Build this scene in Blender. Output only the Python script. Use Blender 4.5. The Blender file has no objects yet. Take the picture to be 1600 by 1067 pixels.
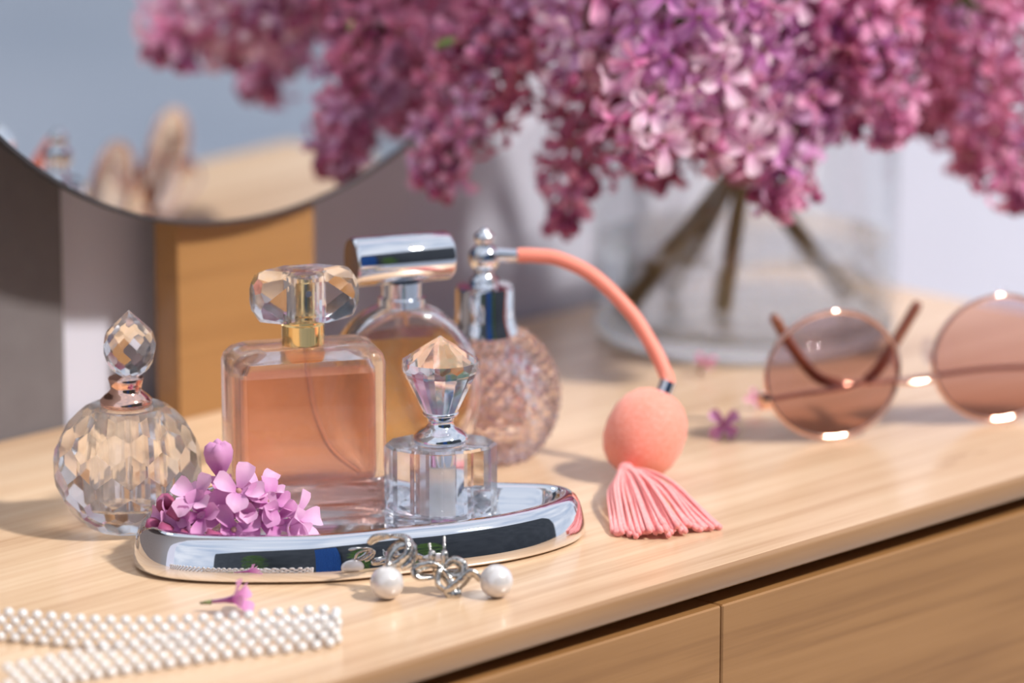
import bpy, bmesh, math, random
from mathutils import Vector, Matrix, Euler, noise

# ------------------------------------------------------------------ camera, sky, sun, exposure
scene = bpy.context.scene
COL = scene.collection
rad = math.radians

cam_data = bpy.data.cameras.new('camera')
cam = bpy.data.objects.new('camera', cam_data)
COL.objects.link(cam)
cam.location = (0, -1.6, 0.4438)
cam.rotation_euler = (rad(90 - 13.5), 0, 0)
cam_data.sensor_width = 36
cam_data.lens = 7000 / 1600 * 36
cam_data.clip_start = 0.05
cam_data.dof.use_dof = True
cam_data.dof.focus_distance = 1.580
cam_data.dof.aperture_fstop = 5.0
cam_data.dof.aperture_blades = 0
scene.camera = cam

world = bpy.data.worlds.new('sky')
scene.world = world
world.use_nodes = True
wn = world.node_tree.nodes
wl = world.node_tree.links
wn['Background'].inputs['Strength'].default_value = 1.12
tc = wn.new('ShaderNodeTexCoord')
wmap = wn.new('ShaderNodeMapping'); wmap.inputs['Scale'].default_value = (1.2, 1.2, 3.0)
wnz = wn.new('ShaderNodeTexNoise'); wnz.inputs['Scale'].default_value = 2.2; wnz.inputs['Detail'].default_value = 5
wr = wn.new('ShaderNodeValToRGB')
wr.color_ramp.elements[0].position = 0.36; wr.color_ramp.elements[0].color = (0.40, 0.47, 0.60, 1)
wr.color_ramp.elements[1].position = 0.66; wr.color_ramp.elements[1].color = (0.68, 0.71, 0.78, 1)
wl.new(tc.outputs['Generated'], wmap.inputs['Vector']); wl.new(wmap.outputs['Vector'], wnz.inputs['Vector'])
wl.new(wnz.outputs['Fac'], wr.inputs['Fac']); wl.new(wr.outputs['Color'], wn['Background'].inputs['Color'])

SUN_AZ, SUN_EL = -25.0, 47.0
sun_data = bpy.data.lights.new('sun', 'SUN')
sun_data.energy = 4.0
sun_data.angle = rad(5.0)
sun_data.color = (1.0, 0.955, 0.90)
sun = bpy.data.objects.new('sun', sun_data)
COL.objects.link(sun)
_sd = Vector((math.cos(rad(SUN_AZ)) * math.cos(rad(SUN_EL)), math.sin(rad(SUN_AZ)) * math.cos(rad(SUN_EL)), math.sin(rad(SUN_EL))))
sun.rotation_euler = _sd.to_track_quat('Z', 'Y').to_euler()
sun.location = _sd * 3

vs = scene.view_settings
vs.view_transform = 'Standard'
vs.look = 'None'
vs.exposure = 0.18
vs.gamma = 1.0
vs.use_curve_mapping = False
cy = scene.cycles
cy.max_bounces = 24
cy.transmission_bounces = 24
cy.glossy_bounces = 10
cy.diffuse_bounces = 4
cy.transparent_max_bounces = 32
cy.sample_clamp_indirect = 6.0
cy.blur_glossy = 0.3
cy.use_denoising = True

rng = random.Random(7)
V = Vector

# ------------------------------------------------------------------ materials
MATS = {}


def nodes_of(m):
    m.use_nodes = True
    return m.node_tree.nodes, m.node_tree.links


def principled(name, color, rough=0.5, metal=0.0, spec=0.5, coat=0.0, sheen=0.0, sss=0.0, bump=None, vary=None):
    m = bpy.data.materials.new(name)
    n, l = nodes_of(m)
    b = n['Principled BSDF']
    b.inputs['Base Color'].default_value = (*color, 1)
    b.inputs['Roughness'].default_value = rough
    b.inputs['Metallic'].default_value = metal
    b.inputs['Specular IOR Level'].default_value = spec
    b.inputs['Coat Weight'].default_value = coat
    b.inputs['Coat Roughness'].default_value = 0.05
    b.inputs['Sheen Weight'].default_value = sheen
    if sss:
        b.inputs['Subsurface Weight'].default_value = sss
        b.inputs['Subsurface Radius'].default_value = (1.0, 0.6, 0.5)
        b.inputs['Subsurface Scale'].default_value = 0.002
    t = n.new('ShaderNodeTexCoord')
    if vary:
        z = n.new('ShaderNodeTexNoise'); z.inputs['Scale'].default_value = vary[0]; z.inputs['Detail'].default_value = 4
        r = n.new('ShaderNodeValToRGB')
        r.color_ramp.elements[0].color = (*color, 1); r.color_ramp.elements[1].color = (*vary[1], 1)
        r.color_ramp.elements[0].position = 0.35; r.color_ramp.elements[1].position = 0.7
        l.new(t.outputs['Object'], z.inputs['Vector']); l.new(z.outputs['Fac'], r.inputs['Fac'])
        l.new(r.outputs['Color'], b.inputs['Base Color'])
    if bump:
        z = n.new('ShaderNodeTexNoise'); z.inputs['Scale'].default_value = bump[0]
        k = n.new('ShaderNodeBump'); k.inputs['Strength'].default_value = bump[1]; k.inputs['Distance'].default_value = 0.001
        l.new(t.outputs['Object'], z.inputs['Vector']); l.new(z.outputs['Fac'], k.inputs['Height'])
        l.new(k.outputs['Normal'], b.inputs['Normal'])
    MATS[name] = m
    return m


def glass(name, color=(1, 1, 1), ior=1.5, clear=0.15, rough=0.0, clear_color=None, film=0.0):
    """refracting glass that also lets some light straight through, so sunlight passes it"""
    m = bpy.data.materials.new(name)
    n, l = nodes_of(m)
    out = n['Material Output']
    b = n['Principled BSDF']
    b.inputs['Base Color'].default_value = (*color, 1)
    b.inputs['Transmission Weight'].default_value = 1
    b.inputs['Roughness'].default_value = rough
    b.inputs['IOR'].default_value = ior
    if film:
        b.inputs['Thin Film Thickness'].default_value = film
        b.inputs['Thin Film IOR'].default_value = 1.9
    t = n.new('ShaderNodeBsdfTransparent')
    t.inputs['Color'].default_value = (*(clear_color or color), 1)
    x = n.new('ShaderNodeMixShader'); x.inputs['Fac'].default_value = clear
    l.new(b.outputs['BSDF'], x.inputs[1]); l.new(t.outputs['BSDF'], x.inputs[2]); l.new(x.outputs['Shader'], out.inputs['Surface'])
    MATS[name] = m
    return m


def thin_glass(name, color=(1, 1, 1), ior=1.45, rough=0.0):
    """thin pane: tinted see-through with a Fresnel reflection on top"""
    m = bpy.data.materials.new(name)
    n, l = nodes_of(m)
    n.remove(n['Principled BSDF'])
    out = n['Material Output']
    t = n.new('ShaderNodeBsdfTransparent'); t.inputs['Color'].default_value = (*color, 1)
    g = n.new('ShaderNodeBsdfGlossy'); g.inputs['Roughness'].default_value = rough
    w = n.new('ShaderNodeLayerWeight'); w.inputs['Blend'].default_value = 0.5
    p = n.new('ShaderNodeMath'); p.operation = 'POWER'; p.inputs[1].default_value = 5.0
    f = n.new('ShaderNodeMath'); f.operation = 'MULTIPLY_ADD'; f.inputs[1].default_value = 0.8; f.inputs[2].default_value = ((ior - 1) / (ior + 1)) ** 2
    x = n.new('ShaderNodeMixShader')
    l.new(w.outputs['Facing'], p.inputs[0]); l.new(p.outputs[0], f.inputs[0])
    l.new(f.outputs[0], x.inputs['Fac']); l.new(t.outputs['BSDF'], x.inputs[1]); l.new(g.outputs['BSDF'], x.inputs[2])
    l.new(x.outputs['Shader'], out.inputs['Surface'])
    MATS[name] = m
    return m


def wood(name, light, mid, dark, rough=0.3, scale=1.0, coat=0.0):
    m = bpy.data.materials.new(name)
    n, l = nodes_of(m)
    b = n['Principled BSDF']
    b.inputs['Roughness'].default_value = rough
    b.inputs['Coat Weight'].default_value = coat
    b.inputs['Coat Roughness'].default_value = 0.12
    t = n.new('ShaderNodeTexCoord')
    mp = n.new('ShaderNodeMapping'); mp.inputs['Scale'].default_value = (3.0 * scale, 90 * scale, 90 * scale)
    mp.inputs['Rotation'].default_value = (0.02, 0.03, 0.04)
    z1 = n.new('ShaderNodeTexNoise'); z1.inputs['Scale'].default_value = 1.0; z1.inputs['Detail'].default_value = 8; z1.inputs['Roughness'].default_value = 0.62; z1.inputs['Distortion'].default_value = 0.35
    mp2 = n.new('ShaderNodeMapping'); mp2.inputs['Scale'].default_value = (5 * scale, 16 * scale, 16 * scale)
    z2 = n.new('ShaderNodeTexNoise'); z2.inputs['Scale'].default_value = 1.0; z2.inputs['Detail'].default_value = 3
    mp3 = n.new('ShaderNodeMapping'); mp3.inputs['Scale'].default_value = (9 * scale, 420 * scale, 420 * scale)
    z3 = n.new('ShaderNodeTexNoise'); z3.inputs['Scale'].default_value = 1.0; z3.inputs['Detail'].default_value = 2
    mp4 = n.new('ShaderNodeMapping'); mp4.inputs['Scale'].default_value = (7 * scale, 26 * scale, 26 * scale); mp4.inputs['Location'].default_value = (3.1, 1.7, 0.4)
    z4 = n.new('ShaderNodeTexNoise'); z4.inputs['Scale'].default_value = 1.0; z4.inputs['Detail'].default_value = 5; z4.inputs['Roughness'].default_value = 0.7
    for a, c in ((mp, z1), (mp2, z2), (mp3, z3), (mp4, z4)):
        l.new(t.outputs['Object'], a.inputs['Vector']); l.new(a.outputs['Vector'], c.inputs['Vector'])
    r1 = n.new('ShaderNodeValToRGB')
    e = r1.color_ramp.elements
    e[0].position = 0.30; e[0].color = (*dark, 1)
    e[1].position = 0.72; e[1].color = (*light, 1)
    k = e.new(0.5); k.color = (*mid, 1)
    mixf = n.new('ShaderNodeMath'); mixf.operation = 'MULTIPLY_ADD'; mixf.inputs[1].default_value = 0.55
    add = n.new('ShaderNodeMath'); add.operation = 'MULTIPLY_ADD'; add.inputs[1].default_value = 0.3
    hlf = n.new('ShaderNodeMath'); hlf.operation = 'MULTIPLY'; hlf.inputs[1].default_value = 0.15
    l.new(z3.outputs['Fac'], hlf.inputs[0])
    l.new(z2.outputs['Fac'], add.inputs[0]); l.new(hlf.outputs[0], add.inputs[2])
    l.new(z1.outputs['Fac'], mixf.inputs[0]); l.new(add.outputs[0], mixf.inputs[2])
    l.new(mixf.outputs[0], r1.inputs['Fac'])
    # brown bamboo nodes: rare darker dashes
    r4 = n.new('ShaderNodeValToRGB')
    r4.color_ramp.elements[0].position = 0.66; r4.color_ramp.elements[0].color = (0, 0, 0, 1)
    r4.color_ramp.elements[1].position = 0.78; r4.color_ramp.elements[1].color = (0.7, 0.7, 0.7, 1)
    l.new(z4.outputs['Fac'], r4.inputs['Fac'])
    mx = n.new('ShaderNodeMix'); mx.data_type = 'RGBA'
    l.new(r4.outputs['Color'], mx.inputs[0]); l.new(r1.outputs['Color'], mx.inputs[6])
    mx.inputs[7].default_value = (dark[0] * 0.72, dark[1] * 0.6, dark[2] * 0.5, 1)
    l.new(mx.outputs[2], b.inputs['Base Color'])
    bp = n.new('ShaderNodeBump'); bp.inputs['Strength'].default_value = 0.06; bp.inputs['Distance'].default_value = 0.0006
    l.new(z1.outputs['Fac'], bp.inputs['Height']); l.new(bp.outputs['Normal'], b.inputs['Normal'])
    MATS[name] = m
    return m


def petal_mat(name, edge, core):
    """petal: paler at the tips than at the throat, lets light through"""
    m = bpy.data.materials.new(name)
    n, l = nodes_of(m)
    out = n['Material Output']
    b = n['Principled BSDF']
    b.inputs['Roughness'].default_value = 0.55
    b.inputs['Specular IOR Level'].default_value = 0.3
    b.inputs['Sheen Weight'].default_value = 0.15
    t = n.new('ShaderNodeTexCoord')
    ln = n.new('ShaderNodeVectorMath'); ln.operation = 'LENGTH'
    z = n.new('ShaderNodeTexNoise'); z.inputs['Scale'].default_value = 260; z.inputs['Detail'].default_value = 3
    mr = n.new('ShaderNodeMath'); mr.operation = 'MULTIPLY'; mr.inputs[1].default_value = 110
    ad = n.new('ShaderNodeMath'); ad.operation = 'MULTIPLY_ADD'; ad.inputs[1].default_value = 0.3
    r = n.new('ShaderNodeValToRGB')
    r.color_ramp.elements[0].position = 0.25; r.color_ramp.elements[0].color = (*core, 1)
    r.color_ramp.elements[1].position = 0.95; r.color_ramp.elements[1].color = (*edge, 1)
    l.new(t.outputs['Object'], ln.inputs[0]); l.new(ln.outputs['Value'], mr.inputs[0])
    l.new(t.outputs['Object'], z.inputs['Vector']); l.new(z.outputs['Fac'], ad.inputs[0]); l.new(mr.outputs[0], ad.inputs[2])
    l.new(ad.outputs[0], r.inputs['Fac']); l.new(r.outputs['Color'], b.inputs['Base Color'])
    tr = n.new('ShaderNodeBsdfTranslucent'); l.new(r.outputs['Color'], tr.inputs['Color'])
    x = n.new('ShaderNodeMixShader'); x.inputs['Fac'].default_value = 0.3
    l.new(b.outputs['BSDF'], x.inputs[1]); l.new(tr.outputs['BSDF'], x.inputs[2]); l.new(x.outputs['Shader'], out.inputs['Surface'])
    MATS[name] = m
    return m


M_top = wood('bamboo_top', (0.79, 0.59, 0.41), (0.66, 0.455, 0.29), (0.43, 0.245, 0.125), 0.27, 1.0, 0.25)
M_front = wood('bamboo_front_shaded', (0.38, 0.195, 0.075), (0.295, 0.145, 0.05), (0.165, 0.07, 0.021), 0.4, 1.1)  # caramel bamboo, darkened further so the dresser front looks shaded
M_edge = wood('bamboo_edge_shaded', (0.37, 0.215, 0.11), (0.31, 0.17, 0.08), (0.23, 0.115, 0.05), 0.34, 1.0, 0.1)  # shade on the top's front edge is painted into this wood colour
M_dark = principled('dark_carcass', (0.10, 0.042, 0.018), 0.7, vary=(30, (0.13, 0.06, 0.03)))
M_block = wood('honey_wood', (0.42, 0.225, 0.085), (0.36, 0.185, 0.066), (0.27, 0.13, 0.045), 0.35, 0.5)
M_wall = principled('lavender_wall', (0.54, 0.54, 0.63), 0.9, vary=(6, (0.57, 0.57, 0.66)), bump=(700, 0.05))
M_floor = principled('grey_floor', (0.86, 0.87, 0.90), 0.6, vary=(1.2, (0.66, 0.70, 0.76)))
M_slate = principled('added_slate', (0.035, 0.04, 0.045), 0.7, vary=(2, (0.06, 0.065, 0.07)))
M_taupe = principled('taupe_sheet', (0.12, 0.105, 0.11), 0.95, sheen=0.3, vary=(80, (0.135, 0.12, 0.125)))
M_blue = principled('added_blue', (0.02, 0.09, 0.30), 0.9, vary=(10, (0.03, 0.12, 0.36)))
M_leaf = principled('leaf_green', (0.10, 0.22, 0.03), 0.5, vary=(40, (0.18, 0.30, 0.05)))
M_terra = principled('grey_pot', (0.15, 0.15, 0.15), 0.7, vary=(20, (0.2, 0.2, 0.2)))
M_chrome = principled('chrome', (0.86, 0.87, 0.90), 0.035, 1.0)
M_chrome_dark = principled('dark_chrome', (0.30, 0.28, 0.30), 0.15, 1.0)
M_silver = principled('silver', (0.56, 0.54, 0.51), 0.17, 1.0, bump=(700, 0.5))
M_gold = principled('gold', (0.95, 0.66, 0.28), 0.10, 1.0)
M_rose = principled('rose_gold', (0.93, 0.58, 0.46), 0.08, 1.0)
M_mirror = principled('mirror_silver', (0.86, 0.88, 0.89), 0.0, 1.0)
M_rim = principled('mirror_rim', (0.08, 0.08, 0.09), 0.35, 0.6)
M_crystal = glass('crystal', (0.99, 0.99, 1.0), 1.54, 0.10)
M_crystal_film = glass('iridescent_crystal', (0.99, 0.98, 1.0), 1.56, 0.06, film=520)
M_vial = glass('frosted_vial', (0.97, 0.98, 0.99), 1.3, 0.25, 0.25)
M_vial.node_tree.nodes['Principled BSDF'].inputs['Transmission Weight'].default_value = 0.62
M_bottle = glass('bottle_glass', (0.995, 0.985, 0.985), 1.48, 0.22)
M_pinkliq = glass('pink_perfume', (0.985, 0.67, 0.57), 1.30, 0.40, clear_color=(0.99, 0.76, 0.69))
M_amber = glass('amber_perfume', (1.0, 0.77, 0.40), 1.30, 0.42, clear_color=(1.0, 0.83, 0.52))
M_pinkglass = glass('pink_pressed_glass', (0.985, 0.90, 0.90), 1.5, 0.16, 0.0)
M_plastic = glass('clear_tube', (0.98, 0.9, 0.87), 1.4, 0.3, 0.1)
M_vase = thin_glass('vase_glass', (0.965, 0.97, 0.972), 1.5)
M_base = glass('vase_base_glass', (0.93, 0.97, 0.985), 1.5, 0.25)
M_water = glass('water', (0.985, 0.985, 0.975), 1.33, 0.65)
M_coral = principled('coral_rubber', (0.84, 0.24, 0.16), 0.5, sss=0.1, vary=(15, (0.87, 0.27, 0.19)))
M_net = principled('coral_net', (0.86, 0.25, 0.17), 0.62, sheen=0.25, bump=(1500, 0.5), vary=(900, (0.90, 0.35, 0.27)))
M_tassel = principled('pink_thread', (0.88, 0.27, 0.27), 0.6, sheen=0.3, vary=(500, (0.92, 0.36, 0.35)))
M_pearl = principled('pearl', (0.70, 0.67, 0.66), 0.25, 0.25, 0.8, coat=0.8)
M_bead = principled('pearl_bead', (0.76, 0.74, 0.73), 0.2, 0.1, 0.7, coat=0.8)
M_brown = principled('brown_acetate', (0.20, 0.065, 0.04), 0.25, vary=(60, (0.26, 0.09, 0.05)))
M_pad = thin_glass('nose_pad', (0.92, 0.92, 0.95), 1.4, 0.05)
M_stem = principled('bark', (0.13, 0.085, 0.035), 0.8, vary=(60, (0.22, 0.15, 0.06)), bump=(300, 0.5))
M_stalk = principled('green_stalk', (0.16, 0.19, 0.06), 0.6, vary=(90, (0.20, 0.13, 0.09)))
M_eye = principled('floret_throat', (0.42, 0.26, 0.16), 0.6, vary=(300, (0.40, 0.14, 0.25)))
PET = {
    'pale': petal_mat('petal_pale', (0.93, 0.70, 0.80), (0.76, 0.36, 0.58)),
    'pink': petal_mat('petal_pink', (0.90, 0.44, 0.63), (0.66, 0.14, 0.36)),
    'mauve': petal_mat('petal_mauve', (0.74, 0.44, 0.66), (0.50, 0.17, 0.40)),
    'rosy': petal_mat('petal_rosy', (0.66, 0.22, 0.36), (0.42, 0.07, 0.14)),
    'orchid': petal_mat('petal_orchid', (0.71, 0.34, 0.60), (0.50, 0.12, 0.42)),
    'lilac': petal_mat('petal_lilac', (0.82, 0.50, 0.72), (0.64, 0.27, 0.55)),
    'bud': petal_mat('petal_bud', (0.54, 0.13, 0.30), (0.34, 0.05, 0.12)),
}

# tinted lens: brown at the brow side fading to pink
def lens_mat():
    m = bpy.data.materials.new('tinted_lens')
    n, l = nodes_of(m)
    n.remove(n['Principled BSDF'])
    out = n['Material Output']
    t = n.new('ShaderNodeTexCoord'); sp = n.new('ShaderNodeSeparateXYZ')
    mr = n.new('ShaderNodeMapRange'); mr.inputs[1].default_value = -0.027; mr.inputs[2].default_value = 0.027
    r = n.new('ShaderNodeValToRGB')
    r.color_ramp.elements[0].position = 0.1; r.color_ramp.elements[0].color = (0.44, 0.20, 0.14, 1)
    r.color_ramp.elements[1].position = 0.95; r.color_ramp.elements[1].color = (0.84, 0.67, 0.68, 1)
    tr = n.new('ShaderNodeBsdfTransparent'); g = n.new('ShaderNodeBsdfGlossy'); g.inputs['Roughness'].default_value = 0.01
    f = n.new('ShaderNodeFresnel'); f.inputs['IOR'].default_value = 1.5
    x = n.new('ShaderNodeMixShader')
    l.new(t.outputs['Object'], sp.inputs[0]); l.new(sp.outputs['Z'], mr.inputs[0]); l.new(mr.outputs[0], r.inputs['Fac'])
    l.new(r.outputs['Color'], tr.inputs['Color']); l.new(f.outputs['Fac'], x.inputs['Fac'])
    l.new(tr.outputs['BSDF'], x.inputs[1]); l.new(g.outputs['BSDF'], x.inputs[2]); l.new(x.outputs['Shader'], out.inputs['Surface'])
    return m


M_lens = lens_mat()

# ------------------------------------------------------------------ helpers


def place(o, loc=None, rot=None, parent=None):
    if parent is not None:
        o.parent = parent
    if loc is not None:
        o.location = loc
    if rot is not None:
        o.rotation_euler = rot
    return o


def obj(name, data, mat=None, parent=None, smooth=False, loc=None, rot=None):
    """link one mesh object; data is (verts, faces), a bmesh or a mesh"""
    if isinstance(data, bmesh.types.BMesh):
        me = bpy.data.meshes.new(name); data.to_mesh(me); data.free()
    elif isinstance(data, tuple):
        me = bpy.data.meshes.new(name); me.from_pydata([tuple(v) for v in data[0]], [], data[1]); me.update()
    else:
        me = data
    if mat is not None and not me.materials:
        for k in (mat if isinstance(mat, (list, tuple)) else [mat]):
            me.materials.append(k)
    if smooth is True:
        me.polygons.foreach_set('use_smooth', [True] * len(me.polygons))
    elif smooth:
        me.polygons.foreach_set('use_smooth', [True] * len(me.polygons))
        me.set_sharp_from_angle(angle=rad(smooth))
    o = bpy.data.objects.new(name, me)
    COL.objects.link(o)
    return place(o, loc, rot, parent)


def tag(o, label, cat, group=None):
    o['label'] = label
    o['category'] = cat
    if group:
        o['group'] = group
    return o


def thing(name, label, cat, loc=(0, 0, 0), rotz=0.0, group=None, rot=None):
    o = bpy.data.objects.new(name, None)
    o.empty_display_size = 0.01
    COL.objects.link(o)
    o.location = loc
    o.rotation_euler = rot or (0, 0, rotz)
    return tag(o, label, cat, group)


def structure(o):
    o['kind'] = 'structure'
    return o


def join(*parts):
    vs_, fs = [], []
    for v, f in parts:
        k = len(vs_)
        vs_ += list(v)
        fs += [tuple(i + k for i in q) for q in f]
    return vs_, fs


def flip(p):
    return p[0], [tuple(reversed(f)) for f in p[1]]


def xf(p, mat):
    return [mat @ V(v) for v in p[0]], p[1]


def loft(rings, cap0=True, cap1=True):
    n = len(rings[0])
    vs_ = [V(p) for r in rings for p in r]
    fs = []
    for i in range(len(rings) - 1):
        for j in range(n):
            k = (j + 1) % n
            fs.append((i * n + j, i * n + k, (i + 1) * n + k, (i + 1) * n + j))
    if cap0:
        fs.append(tuple(range(n - 1, -1, -1)))
    if cap1:
        o = (len(rings) - 1) * n
        fs.append(tuple(o + j for j in range(n)))
    return vs_, fs


def lathe(prof, seg=48, cap0=True, cap1=True, sx=1.0, sy=1.0, phase=0.0):
    return loft([[(r * sx * math.cos(2 * math.pi * j / seg + phase), r * sy * math.sin(2 * math.pi * j / seg + phase), z) for j in range(seg)] for r, z in prof], cap0, cap1)


def box(x0, x1, y0, y1, z0, z1):
    return ([(x0, y0, z0), (x1, y0, z0), (x1, y1, z0), (x0, y1, z0), (x0, y0, z1), (x1, y0, z1), (x1, y1, z1), (x0, y1, z1)],
            [(0, 3, 2, 1), (4, 5, 6, 7), (0, 1, 5, 4), (1, 2, 6, 5), (2, 3, 7, 6), (3, 0, 4, 7)])


def bevel_box(x0, x1, y0, y1, z0, z1, w=0.001, seg=2):
    bm = bmesh.new()
    vs_, fs = box(x0, x1, y0, y1, z0, z1)
    vv = [bm.verts.new(v) for v in vs_]
    for f in fs:
        bm.faces.new([vv[i] for i in f])
    bmesh.ops.bevel(bm, geom=list(bm.edges), offset=w, segments=seg, affect='EDGES', profile=0.6)
    return bm


def spline(pts, n, closed=False):
    """Catmull-Rom through pts"""
    pts = [V(p) for p in pts]
    m = len(pts)
    out = []
    segs = m if closed else m - 1
    for i in range(n):
        t = i / n * segs if closed else i / (n - 1) * segs
        k = min(int(t), segs - 1)
        t -= k
        if closed:
            p0, p1, p2, p3 = pts[(k - 1) % m], pts[k], pts[(k + 1) % m], pts[(k + 2) % m]
        else:
            p0, p1, p2, p3 = pts[max(k - 1, 0)], pts[k], pts[k + 1], pts[min(k + 2, m - 1)]
        out.append(0.5 * ((2 * p1) + (p2 - p0) * t + (2 * p0 - 5 * p1 + 4 * p2 - p3) * t * t + (3 * p1 - p0 - 3 * p2 + p3) * t ** 3))
    return out


def tube(path, r, seg=10, caps=True, flat=1.0):
    """sweep a circle along path; r a number or a list"""
    path = [V(p) for p in path]
    n = len(path)
    rs = r if isinstance(r, (list, tuple)) else [r] * n
    rings = []
    up = None
    for i in range(n):
        d = (path[min(i + 1, n - 1)] - path[max(i - 1, 0)]).normalized()
        if up is None:
            up = d.orthogonal().normalized()
        up = (up - d * up.dot(d)).normalized()
        s = d.cross(up)
        rings.append([path[i] + rs[i] * (math.cos(2 * math.pi * j / seg) * up * flat + math.sin(2 * math.pi * j / seg) * s) for j in range(seg)])
    return loft(rings, caps, caps)


def rrect(w, d, r, n=6):
    """rounded rectangle outline, half sizes w, d"""
    out = []
    for cx, cy_, a0 in ((w - r, d - r, 0), (-w + r, d - r, 90), (-w + r, -d + r, 180), (w - r, -d + r, 270)):
        for i in range(n + 1):
            a = rad(a0 + 90 * i / n)
            out.append((cx + r * math.cos(a), cy_ + r * math.sin(a)))
    return out


def sphere(r, seg=24, rings=14, c=(0, 0, 0), sz=1.0):
    prof = []
    for i in range(1, rings):
        a = math.pi * i / rings - math.pi / 2
        prof.append((r * math.cos(a), r * sz * math.sin(a)))
    v, f = lathe(prof, seg, False, False)
    v = [V(p) + V(c) for p in v]
    n = len(v)
    v += [V(c) + V((0, 0, -r * sz)), V(c) + V((0, 0, r * sz))]
    f = list(f)
    last = n - seg
    for j in range(seg):
        k = (j + 1) % seg
        f.append((n, k, j))
        f.append((n + 1, last + j, last + k))
    return v, f


def gem(planes, size=0.1):
    """convex polyhedron cut from a block by planes (normal, distance)"""
    bm = bmesh.new()
    vs_, fs = box(-size, size, -size, size, -size, size)
    vv = [bm.verts.new(v) for v in vs_]
    for f in fs:
        bm.faces.new([vv[i] for i in f])
    for nrm, d in planes:
        nrm = V(nrm).normalized()
        g = bm.verts[:] + bm.edges[:] + bm.faces[:]
        res = bmesh.ops.bisect_plane(bm, geom=g, plane_co=nrm * d, plane_no=nrm, clear_outer=True, dist=1e-7)
        ed = [e for e in res['geom_cut'] if isinstance(e, bmesh.types.BMEdge)]
        if len(ed) >= 3:
            bmesh.ops.contextual_create(bm, geom=ed)
        bmesh.ops.remove_doubles(bm, verts=bm.verts, dist=2e-6)
    bmesh.ops.recalc_face_normals(bm, faces=bm.faces)
    vs_ = [v.co.copy() for v in bm.verts]
    bm.verts.index_update()
    fs = [tuple(v.index for v in f.verts) for f in bm.faces]
    bm.free()
    return vs_, fs


# ------------------------------------------------------------------ the room
DRZ = rad(45.3)                    # the dresser stands at an angle to the view; local x runs along its front, local y to the wall
DM = Matrix.Rotation(DRZ, 4, 'Z')


def dw(x, y, z=0.0):
    return DM @ V((x, y, z))


structure(obj('floor', box(-10.0, 6.0, -6.0, 1.0, -0.80, -0.75), M_floor, rot=(0, 0, DRZ)))
structure(obj('wall_back', box(-10.0, 6.0, 0.2045, 0.30, -0.75, 1.9), M_wall, rot=(0, 0, DRZ)))
structure(obj('added_wall_front', box(-10.0, 6.0, -5.0, -4.9, -0.75, 4.2), M_slate, rot=(0, 0, DRZ)))  # unseen dark wall, added and raised for the chrome tray to reflect


def upright_sheet(name, x0, x1, y, z0, z1, amp, folds, mat, label):
    n = 60
    fr, bk = [], []
    for i in range(n + 1):
        t = i / n
        x = x0 + (x1 - x0) * t
        w = amp * math.sin(t * folds * 2 * math.pi) if amp else 0
        fr.append((x, y - 0.004 + w)); bk.append((x, y + w))
    outline = fr + bk[::-1]
    o = obj(name, loft([[(p[0], p[1], z0) for p in outline], [(p[0], p[1], z1) for p in outline]]), mat, smooth=40, rot=(0, 0, DRZ))
    return tag(o, label, 'added_sheet')


upright_sheet('added_sheet', -1.1, -0.0475, 0.2040, -0.74, 1.5, 0.0, 0, M_taupe, 'flat dark taupe sheet added against the lavender wall behind the dresser')  # thin dark sheet put on the wall to make its dark left strip
upright_sheet('added_sheet', -3.3, -1.6, -4.80, -0.745, 3.4, 0.03, 14, M_blue, 'pleated blue sheet added out of view for the chrome tray to reflect')  # unseen blue sheet, added to give the chrome tray a blue reflection


def shrub(loc, label, h):  # potted trees added out of view for green in the chrome
    t = thing('added_potted_tree', label, 'plant', loc, group='added potted trees across the room')
    obj('pot', lathe([(0.09, 0), (0.12, 0.18), (0.13, 0.2), (0.115, 0.2), (0.1, 0.17)], 20), M_terra, t, 40)
    r2 = random.Random(int(loc[0] * 100))
    vs_, fs = [], []
    for i in range(700):
        a, b = r2.uniform(0, 6.283), r2.uniform(-1, 1)
        rr = 0.36 * r2.random() ** 0.4
        p = V((rr * math.cos(a) * math.sqrt(1 - b * b), rr * math.sin(a) * math.sqrt(1 - b * b), 0.2 + h * 0.5 + b * h * 0.5))
        q = Euler((r2.uniform(0, 6), r2.uniform(0, 6), r2.uniform(0, 6))).to_matrix()
        k = len(vs_)
        vs_ += [p + q @ V(c) for c in ((-0.08, 0, 0), (0, -0.03, 0.008), (0.08, 0, 0), (0, 0.03, 0.008))]
        fs.append((k, k + 1, k + 2, k + 3))
    f = obj('foliage', (vs_, fs), M_leaf, t); f['kind'] = 'stuff'
    obj('trunk', tube([(0, 0, 0.15), (0.01, 0, 0.2 + h * 0.5)], 0.012, 8), M_stem, t)
    return t


shrub(dw(-5.3, -4.4, -0.75), 'tall leafy green tree in a grey pot added out of view, away from the blue sheet', 2.9)
shrub(dw(-0.9, -4.4, -0.75), 'shorter leafy green tree in a grey pot added out of view, next to the blue sheet', 2.4)

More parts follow.
